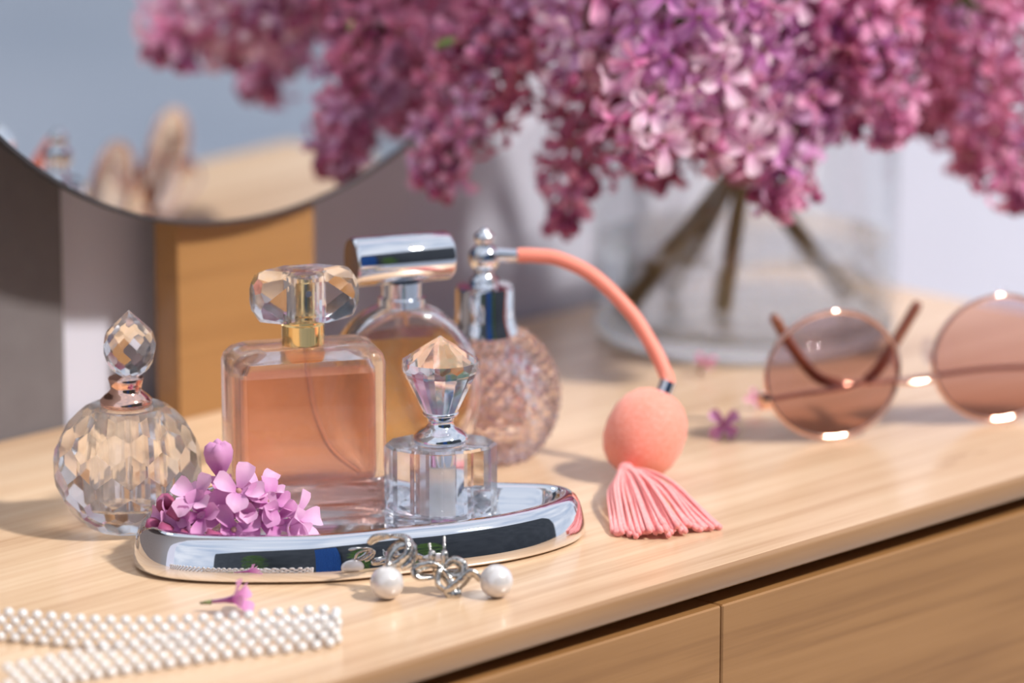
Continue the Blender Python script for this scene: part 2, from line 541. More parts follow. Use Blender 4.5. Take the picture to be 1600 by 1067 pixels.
# ------------------------------------------------------------------ dresser
dr = thing('dresser', 'light bamboo dresser with two flat drawer fronts and thin top', 'dresser', (0, 0, -0.75), DRZ)
T = 0.75
tbd = obj('top_board', bevel_box(-0.62, 0.372, -0.1140, 0.199, T - 0.0085, T, 0.0003, 1), M_top, dr, 40)
obj('shaded_edge_band', xf(loft([[(x, y, z) for y, z in ((-0.1141, T - 0.0085), (-0.1141, T), (-0.1152, T - 0.0004), (-0.1158, T - 0.0016), (-0.1158, T - 0.0075), (-0.1150, T - 0.0085))] for x in (0.372, -0.62)]), Matrix()), M_edge, tbd, 60)  # top board's front edge, split off to carry its painted shade
obj('carcass', box(-0.61, 0.362, -0.080, 0.195, 0.06, T - 0.0088), M_dark, dr)
SEAM = -0.0095
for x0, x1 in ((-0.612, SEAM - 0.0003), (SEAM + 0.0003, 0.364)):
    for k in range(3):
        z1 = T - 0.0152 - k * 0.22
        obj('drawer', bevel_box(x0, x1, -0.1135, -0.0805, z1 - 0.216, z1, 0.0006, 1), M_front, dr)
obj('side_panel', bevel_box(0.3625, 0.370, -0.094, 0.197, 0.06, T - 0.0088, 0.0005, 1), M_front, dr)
for x in (-0.57, 0.33):
    for y in (-0.07, 0.16):
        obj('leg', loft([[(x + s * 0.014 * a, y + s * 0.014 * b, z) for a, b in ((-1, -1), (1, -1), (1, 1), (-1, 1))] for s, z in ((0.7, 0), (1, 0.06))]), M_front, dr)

# ------------------------------------------------------------------ mirror on its wooden block
mroot = thing('round_mirror', 'large round frameless mirror with thin dark rim in front of a wooden block', 'mirror', dw(0.02, 0.172, 0), DRZ)
MC = V((-0.0937, 0.1355, 0.2884)); MR = 0.212
mz = V((0.7462, -0.6648, -0.0349)).normalized()
mx_ = V((0, 0, 1)).cross(mz).normalized()
my_ = mz.cross(mx_)
MW = Matrix((mx_, my_, mz)).transposed().to_4x4()
MW.translation = MC
inv = (Matrix.Translation(mroot.location) @ Matrix.Rotation(DRZ, 4, 'Z')).inverted()


def mpart(name, data, mat, smooth):
    o = obj(name, data, mat, mroot, smooth)
    o.matrix_local = inv @ MW
    return o


mpart('mirror_glass', lathe([(MR - 0.0012, -0.0022), (MR - 0.0012, 0.0)], 160), M_mirror, 40)
mpart('rim', loft([[(r * math.cos(a * 2 * math.pi / 160), r * math.sin(a * 2 * math.pi / 160), z) for a in range(160)] for r, z in ((MR - 0.0012, -0.003), (MR + 0.0005, -0.003), (MR + 0.0007, -0.001), (MR + 0.0003, 0.0006), (MR - 0.0012, 0.0006), (MR - 0.0012, -0.003))], False, False), M_rim, 40)
BL = obj('wooden_block', bevel_box(-0.0365, 0.0365, 0.002, 0.016, 0, 0.16, 0.0008, 2), M_block, mroot, 40)
BL.matrix_local = inv @ Matrix.Translation(dw(0.026, 0.172, 0)) @ Matrix.Rotation(DRZ, 4, 'Z')

# ------------------------------------------------------------------ chrome tray
OUT = [(-0.1335, -0.082), (-0.1305, -0.097), (-0.1205, -0.1075), (-0.100, -0.1125), (-0.0709, -0.1123), (-0.0533, -0.1085), (-0.0356, -0.1015),
       (-0.0179, -0.0950), (0.0, -0.0855), (0.0150, -0.0725), (0.0245, -0.0580), (0.0255, -0.0430), (0.0145, -0.0325), (-0.010, -0.0290),
       (-0.030, -0.0200), (-0.055, -0.0115), (-0.080, -0.0120), (-0.102, -0.0260), (-0.1215, -0.0480), (-0.1310, -0.066)]
oc = spline([(x, y, 0) for x, y in OUT], 160, True)
TC = V((-0.055, -0.065, 0))
nrm_ = []
for i in range(160):
    d = (oc[(i + 2) % 160] - oc[i - 2]).normalized()
    nrm_.append(V((-d.y, d.x, 0)))
if (TC - oc[0]).dot(nrm_[0]) < 0:
    nrm_ = [-k for k in nrm_]
prof = [(0.0030, 0.0005), (0.0010, 0.0007), (0.0002, 0.0013), (0.0, 0.0021), (0.0002, 0.0046), (0.0007, 0.0072), (0.0013, 0.0098), (0.0021, 0.0122), (0.0034, 0.0144), (0.0054, 0.0158), (0.0076, 0.0160), (0.0099, 0.0143),
        (0.0121, 0.0106), (0.0145, 0.0069), (0.0180, 0.0048), (0.0225, 0.0040)]
tr = obj('vanity_tray', loft([[oc[i] + nrm_[i] * o + V((0, 0, z)) for i in range(160)] for o, z in prof]), M_chrome, smooth=50)
tag(tr, 'wavy chrome tray with rounded rim under the perfume bottles', 'tray')

# ------------------------------------------------------------------ faceted ball bottle
bt = thing('ball_perfume_bottle', 'round clear crystal bottle cut in diamond facets with rose gold collar', 'perfume bottle', (-0.1388, -0.0379, 0))
RB = 0.0268; ZB = 0.0228
pl = [((0, 0, 1), RB * 0.83), ((0, 0, -1), RB * 0.845)]
NS = 13
for i, la in enumerate((-62, -44, -27, -9, 9, 27, 44, 60)):
    for j in range(NS):
        a = 2 * math.pi * (j + 0.5 * (i % 2)) / NS
        pl.append(((math.cos(a) * math.cos(rad(la)), math.sin(a) * math.cos(rad(la)), math.sin(rad(la))), RB * 0.972))
cav = flip(lathe([(0.0006, -0.0115), (0.0088, -0.0115), (0.0098, -0.0105), (0.0098, 0.019), (0.0060, 0.0205), (0.0006, 0.0205)], 24))
obj('glass_body', join(gem(pl, 0.05), cav), M_crystal, bt, loc=(0, 0, ZB))
obj('collar', lathe([(0.0085, 0.0450), (0.0094, 0.0458), (0.0094, 0.0474), (0.0078, 0.0490), (0.0066, 0.0500), (0.0056, 0.0512), (0.0058, 0.0530), (0.0064, 0.0552), (0.0062, 0.0556), (0.001, 0.0556)], 40), M_rose, bt, 50)
obj('dip_rod', lathe([(0.0014, 0.013), (0.0014, 0.0447)], 12), M_crystal, bt, 40)
pl = [((0, 0, -1), 0.0094)]
for i, (la, dd) in enumerate(((-58, 1), (-36, 1), (-16, 1), (4, 1), (24, 1), (44, 1))):
    for j in range(11):
        a = 2 * math.pi * (j + 0.5 * (i % 2)) / 11
        pl.append(((math.cos(a) * math.cos(rad(la)), math.sin(a) * math.cos(rad(la)), math.sin(rad(la))), 0.0091 * dd))
for j in range(9):
    a = 2 * math.pi * j / 9
    pl.append(((math.cos(a) * 0.64, math.sin(a) * 0.64, 0.77), 0.0086))
sv, sf = gem(pl, 0.03)
obj('stopper', ([V((v.x, v.y, v.z * 1.22)) for v in sv], sf), M_crystal, bt, loc=(0.0016, 0, 0.0668))

# ------------------------------------------------------------------ rectangular pink perfume
RY = rad(15)
rb = thing('square_perfume_bottle', 'square glass bottle of pink perfume with gold neck and faceted clear cap', 'perfume bottle', (-0.0752, -0.0325, 0.0041), RY)
W, D, H = 0.0284, 0.0135, 0.0628


def rr_rings(items, n=6):
    return [[(x, y, z) for x, y in rrect(w, d, r, n)] for w, d, r, z in items]


outer = loft(rr_rings([(W - 0.003, D - 0.003, 0.003, 0.0), (W - 0.0008, D - 0.0008, 0.0042, 0.0008), (W, D, 0.005, 0.003), (W, D, 0.005, H - 0.006), (W - 0.0008, D - 0.0006, 0.005, H - 0.0035),
                       (W - 0.0030, D - 0.0022, 0.0048, H - 0.0012), (W - 0.0065, D - 0.0045, 0.004, H)]))
inner = loft(rr_rings([(W - 0.0075, D - 0.0060, 0.0010, 0.0130), (W - 0.0046, D - 0.0042, 0.0022, 0.0142), (W - 0.0042, D - 0.0040, 0.0022, 0.0165), (W - 0.0042, D - 0.0040, 0.0022, H - 0.0085),
                       (W - 0.0060, D - 0.0052, 0.0022, H - 0.0055), (W - 0.012, D - 0.0080, 0.002, H - 0.004)]))
obj('glass_body', join(outer, flip(inner)), M_bottle, rb, 30)
e = 0.0001
obj('perfume', loft(rr_rings([(W - 0.0075 + e, D - 0.0060 + e, 0.0010, 0.0130 - e), (W - 0.0046 + e, D - 0.0042 + e, 0.0022, 0.0142), (W - 0.0042 + e, D - 0.0040 + e, 0.0022, 0.0165), (W - 0.0042 + e, D - 0.0040 + e, 0.0022, H - 0.0100)])), M_pinkliq, rb, 30)
obj('dip_tube', tube(spline([(0.001, 0, H - 0.002), (0.0015, 0, H - 0.014), (0.004, 0, 0.036), (0.010, 0.001, 0.023), (0.0195, 0.001, 0.0148)], 24), 0.0010, 8), M_plastic, rb, True)
obj('neck_collar', lathe([(0.0078, H - 0.0002), (0.0078, H + 0.0072), (0.0070, H + 0.0078), (0.0070, H + 0.0082)], 40), M_gold, rb, 40)
sp_ = obj('sprayer', lathe([(0.0068, H + 0.0082), (0.0068, H + 0.0105), (0.0054, H + 0.0112), (0.0054, H + 0.0225), (0.0046, H + 0.0236), (0.001, H + 0.0238)], 32), M_gold, rb, 40)
obj('nozzle', lathe([(0.0012, 0), (0.0012, 0.0006)], 12), M_chrome_dark, sp_, loc=(0.0008, -0.0054, H + 0.0195), rot=(rad(90), 0, 0))
pl = [((1, 0, 0), 0.0190), ((-1, 0, 0), 0.0190), ((0, 0, 1), 0.0098), ((0, 0, -1), 0.0092), ((0, 1, 0), 0.0095), ((0, -1, 0), 0.0095)]
for sx in (-1, 1):
    for a in range(0, 360, 45):
        pl.append(((sx * 0.28, math.cos(rad(a + 22.5)), math.sin(rad(a + 22.5))), 0.0126))
        pl.append(((sx * 1.0, math.cos(rad(a)) * 0.62, math.sin(rad(a)) * 0.62), 0.0188))
for a in (45, 135, 225, 315):
    pl.append(((0, math.cos(rad(a)), math.sin(rad(a))), 0.0113))
cap_cav = flip(lathe([(0.0072, -0.0085), (0.0072, 0.0068), (0.006, 0.0078), (0.001, 0.0080)], 32))
obj('cap', join(gem(pl, 0.05), cap_cav), M_crystal, rb, loc=(0.0006, 0, H + 0.0178))

# ------------------------------------------------------------------ oval crystal on the tray
cb = thing('crystal_perfume_bottle', 'small clear crystal bottle with silver collar and pointed diamond stopper', 'perfume bottle', (-0.0256, -0.0445, 0.0041), rad(4))
HC = 0.0290
pl = [((0, 0, 1), HC), ((0, 0, -1), 0.0)]
for j in range(12):
    a = 2 * math.pi * (j + 0.5) / 12
    x, y = 0.0196 * math.cos(a), 0.0142 * math.sin(a)
    nx, ny = math.cos(a) / 0.0196, math.sin(a) / 0.0142
    L = math.hypot(nx, ny)
    pl.append(((nx, ny, 0), (x * nx + y * ny) / L))
    pl.append(((nx / L, ny / L, 1.0), ((x * nx + y * ny) / L + HC) / math.sqrt(2) - 0.0006))
body = gem(pl, 0.06)
cav = flip(lathe([(0.0006, 0.0035), (0.0080, 0.0035), (0.0084, 0.0042), (0.0084, 0.0268), (0.0006, 0.0268)], 12))
obj('glass_body', join(body, cav), M_crystal, cb)
obj('vial', lathe([(0.0006, 0.0040), (0.0076, 0.0040), (0.0076, 0.0215), (0.0006, 0.0215)], 20), M_vial, cb, 40)
col = obj('collar', lathe([(0.0066, 0.0292), (0.0095, 0.0294), (0.0101, 0.0306), (0.0094, 0.0322), (0.0076, 0.0336), (0.0054, 0.0348), (0.0046, 0.0362), (0.0050, 0.0384), (0.0064, 0.0394), (0.0066, 0.0402), (0.0060, 0.0408), (0.001, 0.0408)], 40), M_chrome, cb, 60)
obj('inner_plug', lathe([(0.0062, 0.0218), (0.0062, 0.0262), (0.0055, 0.0266)], 24), M_chrome, col, 40)
pl = []
for j in range(16):
    a = 2 * math.pi * j / 16
    c_, s_ = math.cos(a), math.sin(a)
    pl.append(((c_ * 0.55, s_ * 0.55, 0.83), 0.0080 + 0.0))
    pl.append(((c_, s_, 0.10), 0.0135))
    a += math.pi / 16
    c_, s_ = math.cos(a), math.sin(a)
    pl.append(((c_ * 0.97, s_ * 0.97, -0.22), 0.0137))
    pl.append(((c_ * 0.9, s_ * 0.9, -0.43), 0.01345))
pl.append(((0, 0, -1), 0.0182))
obj('stopper', gem(pl, 0.04), M_crystal_film, cb, loc=(0, 0, 0.0589))

# ------------------------------------------------------------------ amber round flask
ob = thing('round_perfume_flask', 'round glass flask of amber perfume with horizontal silver cylinder cap', 'perfume bottle', (-0.0410, 0.0285, 0), rad(14))


def disc(hw, hh, cz, ys, zmin, zmax, n=64):
    rings = []
    for y, s in ys:
        rings.append([(hw * s * math.cos(2 * math.pi * j / n), y, min(zmax, max(zmin, cz + hh * s * math.sin(2 * math.pi * j / n)))) for j in range(n)])
    return loft(rings)


YS = [(-0.0112, 0.80), (-0.0105, 0.90), (-0.0085, 0.965), (-0.005, 0.995), (0, 1.0), (0.005, 0.995), (0.0085, 0.965), (0.0105, 0.90), (0.0112, 0.80)]
YI = [(-0.0088, 0.78), (-0.0080, 0.85), (-0.005, 0.895), (0, 0.905), (0.005, 0.895), (0.0080, 0.85), (0.0088, 0.78)]
obj('glass_body', join(disc(0.0292, 0.0345, 0.0340, YS, 0.0, 1), flip(disc(0.0292, 0.0345, 0.0350, YI, 0.004, 1))), M_bottle, ob, 35)
obj('perfume', disc(0.0293, 0.0346, 0.0350, YI, 0.0039, 0.0560), M_amber, ob, 35)
nk = obj('neck', lathe([(0.0088, 0.0668), (0.0088, 0.0700), (0.0076, 0.0704), (0.0076, 0.0762)], 36), M_chrome, ob, 40)
obj('dip_tube', tube(spline([(0, 0, 0.067), (0.0005, 0, 0.058), (0.001, 0, 0.04), (0.008, 0, 0.02), (0.012, 0, 0.008)], 20), 0.0011, 8), M_plastic, ob, True)
obj('pump', lathe([(0.0030, 0.058), (0.0026, 0.063), (0.0040, 0.0655), (0.0040, 0.0667)], 20), M_plastic, ob, 40)
cp = obj('cap', xf(lathe([(0.0070, -0.0185), (0.0086, -0.0192), (0.0090, -0.0186), (0.0092, -0.0180), (0.0092, 0.0180), (0.0086, 0.0190), (0.001, 0.0192)], 56), Matrix.Rotation(rad(90), 4, 'Y')), M_chrome, ob, 40, loc=(-0.0005, 0, 0.0846), rot=(0, 0, rad(6)))
obj('cap_end', xf(lathe([(0.0086, -0.01935), (0.0086, -0.0188)], 40), Matrix.Rotation(rad(90), 4, 'Y')), M_chrome_dark, cp, 40)

# ------------------------------------------------------------------ pink atomizer with bulb
ab = thing('bulb_atomizer', 'pink quilted glass atomizer with chrome head, coral squeeze bulb and tassel', 'perfume bottle', (-0.0105, 0.0613, 0))
RA, ZA = 0.0284, 0.0238
NL, NR = 24, 17
lat_v, lat_f = [], []
for i in range(NR + 1):
    la = rad(-58 + (58 + 62) * i / NR)
    for j in range(NL):
        a = 2 * math.pi * (j + 0.5 * (i % 2)) / NL
        lat_v.append(V((RA * 0.965 * math.cos(a) * math.cos(la), RA * 0.965 * math.sin(a) * math.cos(la), ZA + RA * 0.985 * math.sin(la))))
for i in range(1, NR):
    for j in range(NL):
        # one diamond per lattice row, its middle standing proud
        sh = i % 2
        lft = i * NL + j; rgt = i * NL + (j + 1) % NL
        up_ = (i + 1) * NL + ((j + 1) % NL if sh else j)
        dn_ = (i - 1) * NL + ((j + 1) % NL if sh else j)
        up_ = (i + 1) * NL + (((j + 1) % NL) if sh else j)
        c0 = (lat_v[lft] + lat_v[rgt] + lat_v[up_] + lat_v[dn_]) / 4
        c0 = c0 + (c0 - V((0, 0, ZA))).normalized() * 0.0026
        k = len(lat_v); lat_v.append(c0)
        lat_f += [(lft, dn_, k), (dn_, rgt, k), (rgt, up_, k), (up_, lft, k)]
bot = [j for j in range(NL)]
bot2 = [NL + j for j in range(NL)]
for j in range(NL):   # close the zigzag borders at foot and shoulder
    lat_f.append((bot[j], bot[(j + 1) % NL], bot2[j]))
t0 = NR * NL; t1 = (NR - 1) * NL
for j in range(NL):
    if NR % 2:
        lat_f.append((t0 + (j + 1) % NL, t0 + j, t1 + (j + 1) % NL))
    else:
        lat_f.append((t0 + (j + 1) % NL, t0 + j, t1 + j))
lat_f.append(tuple(reversed(bot)))
lat_f.append(tuple(t0 + j for j in range(NL)))
bm = bmesh.new()
vv = [bm.verts.new(v) for v in lat_v]
for f in lat_f:
    try:
        bm.faces.new([vv[i] for i in f])
    except ValueError:
        pass
bmesh.ops.recalc_face_normals(bm, faces=bm.faces)
ov = [v.co.copy() for v in bm.verts]; bm.verts.index_update(); of = [tuple(v.index for v in f.verts) for f in bm.faces]; bm.free()
inn = flip(sphere(RA * 0.80, 32, 18, (0, 0, ZA)))
obj('glass_body', join((ov, of), inn), M_pinkglass, ab)
hd = obj('chrome_head', lathe([(0.0132, 0.0484), (0.0130, 0.0500), (0.0118, 0.0525), (0.0112, 0.0560), (0.0112, 0.0655), (0.0106, 0.0668), (0.0060, 0.0674), (0.0054, 0.0684), (0.0058, 0.0695), (0.0040, 0.0708), (0.0034, 0.0722),
                               (0.0042, 0.0736), (0.0056, 0.0752), (0.0061, 0.0778), (0.0056, 0.0804), (0.0040, 0.0820), (0.0028, 0.0828), (0.0034, 0.0838), (0.0040, 0.0852), (0.0036, 0.0868), (0.0022, 0.0878), (0.0014, 0.0884), (0.0012, 0.0892), (0.0003, 0.0896)], 48), M_chrome, ab, 50)
obj('spout', tube([(0.004, 0, 0.0788), (0.0130, 0, 0.0786)], [0.0030, 0.0024], 20), M_chrome, hd, 40)
tb = spline([(0.0125, 0, 0.0786), (0.0200, 0, 0.0784), (0.0285, -0.0005, 0.0772), (0.0415, -0.003, 0.0712), (0.0548, -0.008, 0.0590), (0.0632, -0.013, 0.0470), (0.0685, -0.0185, 0.0370), (0.0694, -0.0235, 0.0330)], 48)
obj('rubber_tube', tube(tb, 0.00275, 16), M_coral, ab, True)
bc = V((0.0607, -0.0315, 0.0172))
ax = (V((0.0690, -0.0240, 0.0335)) - bc).normalized()
bq = ax.to_track_quat('Z', 'Y').to_matrix().to_4x4(); bq.translation = bc
obj('ferrule', tube([(0.0696, -0.0238, 0.0352), (0.0677, -0.0252, 0.0306)], 0.0033, 20), M_chrome, ab, 40)
bl = obj('squeeze_bulb', xf(lathe([(0.0008, -0.0176), (0.0045, -0.0172), (0.0085, -0.0155), (0.0120, -0.0122), (0.0143, -0.0075), (0.0152, -0.0015), (0.0147, 0.0050), (0.0127, 0.0102), (0.0095, 0.0140), (0.0060, 0.0160), (0.0025, 0.0168), (0.0008, 0.0169)], 48), bq), M_net, ab, True)
# tassel hanging from the low end of the bulb onto the dresser
th = V((0.0530, -0.0475, 0.0055))
ts = obj('tassel', xf(lathe([(0.0006, -0.0045), (0.0030, -0.0042), (0.0036, -0.0010), (0.0034, 0.0016), (0.0028, 0.0036), (0.0006, 0.0044)], 20), Matrix.Translation(th) @ Matrix.Rotation(rad(35), 4, 'X')), M_tassel, ab, True)
A0 = V((-0.0105, 0.0613, 0))
for k in range(40):
    t = (k + rng.uniform(-0.3, 0.3)) / 39
    lay = rng.random()
    endx = 0.0365 + t * 0.0385
    endy = -0.0500 - 0.0075 * math.sin(math.pi * min(1, t * 1.25)) + 0.006 * t + rng.uniform(-0.002, 0.002)
    en = V((endx, endy, 0.0012 + 0.0035 * lay * math.sin(math.pi * t))) - A0
    st = th + V((-0.0024 + 0.005 * t, -0.001 - 0.0015 * lay, 0.0006 + 0.002 * lay))
    mid = st.lerp(en, 0.5) + V((rng.uniform(-0.001, 0.001) - 0.004 * (0.5 - t), 0.001, 0.0020 + 0.0022 * lay))
    q1 = st.lerp(en, 0.2) + V((0.002 * (t - 0.5), -0.001, 0.0016 + 0.002 * lay))
    pth = spline([st, q1, mid, en], 12)
    s_ = obj('strand', tube(pth, [0.0008] * 9 + [0.00075, 0.0009, 0.0012], 6), M_tassel, ts, True)

# ------------------------------------------------------------------ sunglasses, upside down and folded
GY = rad(22.4)
sg = thing('sunglasses', 'round rose gold sunglasses with brown tinted lenses lying folded upside down', 'sunglasses', (0.1590, 0.0990, 0), GY)
LEAN = rad(-5)


def gl(p):
    x, y, z = p
    return V((x, y * math.cos(LEAN) - z * math.sin(LEAN), z * math.cos(LEAN) + y * math.sin(LEAN)))


LA, LB, LZ = 0.0286, 0.0246, 0.0258
for s in (-1, 1):
    cx = s * 0.0362
    ring = [gl((cx + LA * math.cos(2 * math.pi * j / 64), -0.0012 + 0.0016 * abs(math.cos(2 * math.pi * j / 64)), LZ + LB * math.sin(2 * math.pi * j / 64))) for j in range(64)]
    rings = []
    for j in range(64):
        c = ring[j]; d = (ring[(j + 1) % 64] - ring[j - 1]).normalized(); up = V((0, 1, 0)); sd = d.cross(up).normalized()
        rings.append([c + 0.0010 * (math.cos(a * math.pi / 4) * up + math.sin(a * math.pi / 4) * sd) for a in range(8)])
    vs_, fs = loft(rings, False, False)
    n = 8
    for j in range(8):
        fs.append((63 * n + j, 63 * n + (j + 1) % 8, (j + 1) % 8, j))
    fr = obj('frame_ring', (vs_, fs), M_rose, sg, True)
    lr = []
    for q in (1.0, 0.8, 0.55, 0.3, 0.05):
        lr.append([(LA * 0.985 * q * math.cos(2 * math.pi * j / 48), -0.0042 * (1 - q * q) , LB * 0.985 * q * math.sin(2 * math.pi * j / 48)) for j in range(48)])
    obj('lens', loft(lr, False, True), M_lens, sg, True, loc=gl((cx, -0.0004, LZ)), rot=(LEAN, 0, 0))
    pd = obj('nose_pad', sphere(0.0035, 16, 10, (0, 0, 0), 1.6), M_pad, sg, True, loc=gl((s * 0.0085, 0.0065, 0.030)), rot=(0, 0, s * 0.5))
    pd.scale = (0.45, 1, 1)
    obj('pad_arm', tube(spline([gl((s * 0.0085, 0.0058, 0.030)), gl((s * 0.0078, 0.003, 0.027)), gl((s * 0.0088, 0.0005, 0.025))], 8), 0.0006, 6), M_rose, sg, True)
    obj('hinge', bevel_box(-0.0018, 0.0018, -0.0018, 0.0034, -0.0028, 0.0028, 0.0006, 2), M_rose, sg, 40, loc=gl((s * 0.0655, 0.0005, 0.0175)))
obj('bridge', tube(spline([gl((-0.0092, -0.0004, 0.0205)), gl((-0.004, -0.0014, 0.0195)), gl((0.004, -0.0014, 0.0195)), gl((0.0092, -0.0004, 0.0205))], 12), 0.0011, 10), M_rose, sg, True)
tl = obj('temple', tube(spline([(-0.0660, 0.006, 0.0165), (-0.050, 0.0105, 0.0165), (-0.026, 0.0135, 0.0165), (-0.014, 0.0145, 0.0190)], 16), 0.0011, 8, True), M_rose, sg, True)
obj('temple_tip', tube(spline([(-0.0160, 0.0143, 0.0182), (-0.010, 0.0150, 0.0225), (-0.001, 0.0160, 0.0345), (0.0080, 0.0165, 0.0475)], 18), [0.0014] + [0.0022] * 16 + [0.0015], 10), M_brown, tl, True)
tl = obj('temple', tube(spline([(0.0660, 0.0065, 0.0180), (0.040, 0.0185, 0.0170), (0.0, 0.0215, 0.0150), (-0.024, 0.0225, 0.0155)], 16), 0.0011, 8, True), M_rose, sg, True)
obj('temple_tip', tube(spline([(-0.022, 0.0224, 0.0153), (-0.033, 0.0226, 0.0195), (-0.043, 0.0230, 0.0310), (-0.0525, 0.0230, 0.0460)], 18), [0.0014] + [0.0022] * 16 + [0.0015], 10), M_brown, tl, True)

# ------------------------------------------------------------------ pearl earrings
def ribbon_loop(pts, w, n=20):
    return tube(spline(pts, n), [w * 1.7 * (0.5 + 0.5 * math.sin(math.pi * i / (n - 1))) for i in range(n)], 8, True, 0.5)


PR = 0.0058
e1 = thing('pearl_earring', 'pearl drop earring whose silver leaf hook leans up on the tray rim', 'earring', (-0.0428, -0.1290, 0), group='pearl earrings')
obj('pearl', sphere(PR, 32, 20, (0, 0, PR)), M_pearl, e1, True)
lf = obj('setting', join(ribbon_loop([(0.0, 0.0015, 0.0108), (0.0040, 0.0035, 0.0120), (0.0075, 0.0050, 0.0150), (0.0068, 0.0070, 0.0195), (0.0015, 0.0085, 0.0200)], 0.0017),
                         ribbon_loop([(0.0005, 0.0018, 0.0108), (0.0010, 0.0040, 0.0150), (0.0045, 0.0060, 0.0178), (0.0085, 0.0065, 0.0170), (0.0085, 0.0050, 0.0120), (0.0050, 0.0035, 0.0098)], 0.0014),
                         ribbon_loop([(0.0015, 0.0085, 0.0200), (-0.0035, 0.0100, 0.0190), (-0.0065, 0.0110, 0.0165)], 0.0012)), M_silver, e1, True)
obj('bail', tube(spline([(0, 0.0, 0.0112), (0.001, 0.001, 0.0124), (0.002, 0.002, 0.0116)], 8), 0.0007, 8), M_silver, lf, True)
e2 = thing('pearl_earring', 'pearl drop earring lying flat with silver loops and posts pointing up', 'earring', (-0.0053, -0.1270, 0), group='pearl earrings')
obj('pearl', sphere(PR, 32, 20, (0, 0, PR)), M_pearl, e2, True)
obj('setting', join(ribbon_loop([(-0.0055, 0.0005, 0.0058), (-0.0085, 0.0010, 0.0085), (-0.0125, 0.0005, 0.0050), (-0.0165, 0.0000, 0.0018), (-0.0120, -0.0005, 0.0016)], 0.0016),
                    ribbon_loop([(-0.0165, 0.0000, 0.0018), (-0.0200, 0.0020, 0.0040), (-0.0195, 0.0045, 0.0080), (-0.0165, 0.0040, 0.0050), (-0.0150, 0.0015, 0.0020)], 0.0014),
                    ribbon_loop([(-0.0185, 0.0060, 0.0085), (-0.0150, 0.0070, 0.0110), (-0.0118, 0.0065, 0.0095), (-0.0125, 0.0055, 0.0068), (-0.0170, 0.0060, 0.0070)], 0.0018),
                    ribbon_loop([(-0.0185, 0.0055, 0.0085), (-0.0225, 0.0055, 0.0100), (-0.0275, 0.0050, 0.0085), (-0.0270, 0.0040, 0.0062), (-0.0215, 0.0045, 0.0060)], 0.0016)), M_silver, e2, True)
for px, lean, hh in ((-0.0180, 0.0, 0.0200), (-0.0215, -0.0016, 0.0175)):
    ps = obj('post', tube([(px, 0.0060, 0.0070), (px + lean, 0.0060, hh)], 0.00042, 8), M_silver, e2, True)
    obj('post_back', lathe([(0.0004, -0.0030), (0.0013, -0.0026), (0.0011, -0.0010), (0.0014, 0.0006), (0.0011, 0.0022), (0.0004, 0.0026)], 14), M_silver, ps, True, loc=(px + lean * 0.4, 0.0060, 0.0125))

# ------------------------------------------------------------------ beaded necklace standing on edge
nl = thing('beaded_necklace', 'woven band of small white pearl beads looped at the dresser front', 'necklace', (-0.0573, -0.1790, 0))
NP = [(-0.1960, -0.1740), (-0.1826, -0.1755), (-0.1697, -0.1775), (-0.1567, -0.1815), (-0.1372, -0.1865), (-0.1161, -0.1870), (-0.0952, -0.1835), (-0.0785, -0.1785), (-0.0650, -0.1752), (-0.0585, -0.1775), (-0.0590, -0.1835),
      (-0.0670, -0.1885), (-0.0760, -0.1920), (-0.0943, -0.1985), (-0.1145, -0.2090), (-0.1343, -0.2195), (-0.1515, -0.2320), (-0.1640, -0.2410)]
fine = spline([(x, y, 0) for x, y in NP], 900)
cum = [0.0]
for i in range(1, 900):
    cum.append(cum[-1] + (fine[i] - fine[i - 1]).length)
bead_me = None
BR = 0.0017
SPC = 0.0051
ncol = int(cum[-1] / SPC)


def path_at(s):
    lo = 0
    for i in range(1, 900):
        if cum[i] >= s:
            f = (s - cum[i - 1]) / (cum[i] - cum[i - 1])
            return fine[i - 1].lerp(fine[i], f), (fine[i] - fine[i - 1]).normalized()
    return fine[-1], (fine[-1] - fine[-2]).normalized()


cords = []
for row in range(4):
    line = []
    for c in range(ncol):
        p, d = path_at((c + 0.5 * (row % 2) + 0.25) * SPC)
        side = V((-d.y, d.x, 0))
        ln_ = 0.34
        p = p + V((0, 1, 0)) * (0.0027 * row * math.sin(ln_)) + V((0, 0, BR + 0.0027 * row * math.cos(ln_))) - nl.location
        line.append(p)
        if bead_me is None:
            b = obj('bead', sphere(BR, 14, 9), M_bead, nl, True)
            bead_me = b.data
            b.location = p
        else:
            b = bpy.data.objects.new('bead', bead_me); COL.objects.link(b); b.parent = nl; b.location = p
    cords.append(line)
cv = []
for row in range(3):
    for c in range(ncol - 1):
        a = cords[row][c]
        cv.append(tube([a, cords[row + 1][c]], 0.00014, 4, False))
        cv.append(tube([a if row % 2 else cords[row][c + 1], cords[row + 1][c + 1] if row % 2 else cords[row + 1][c]], 0.00014, 4, False))
obj('thread', join(*cv), M_bead, nl)

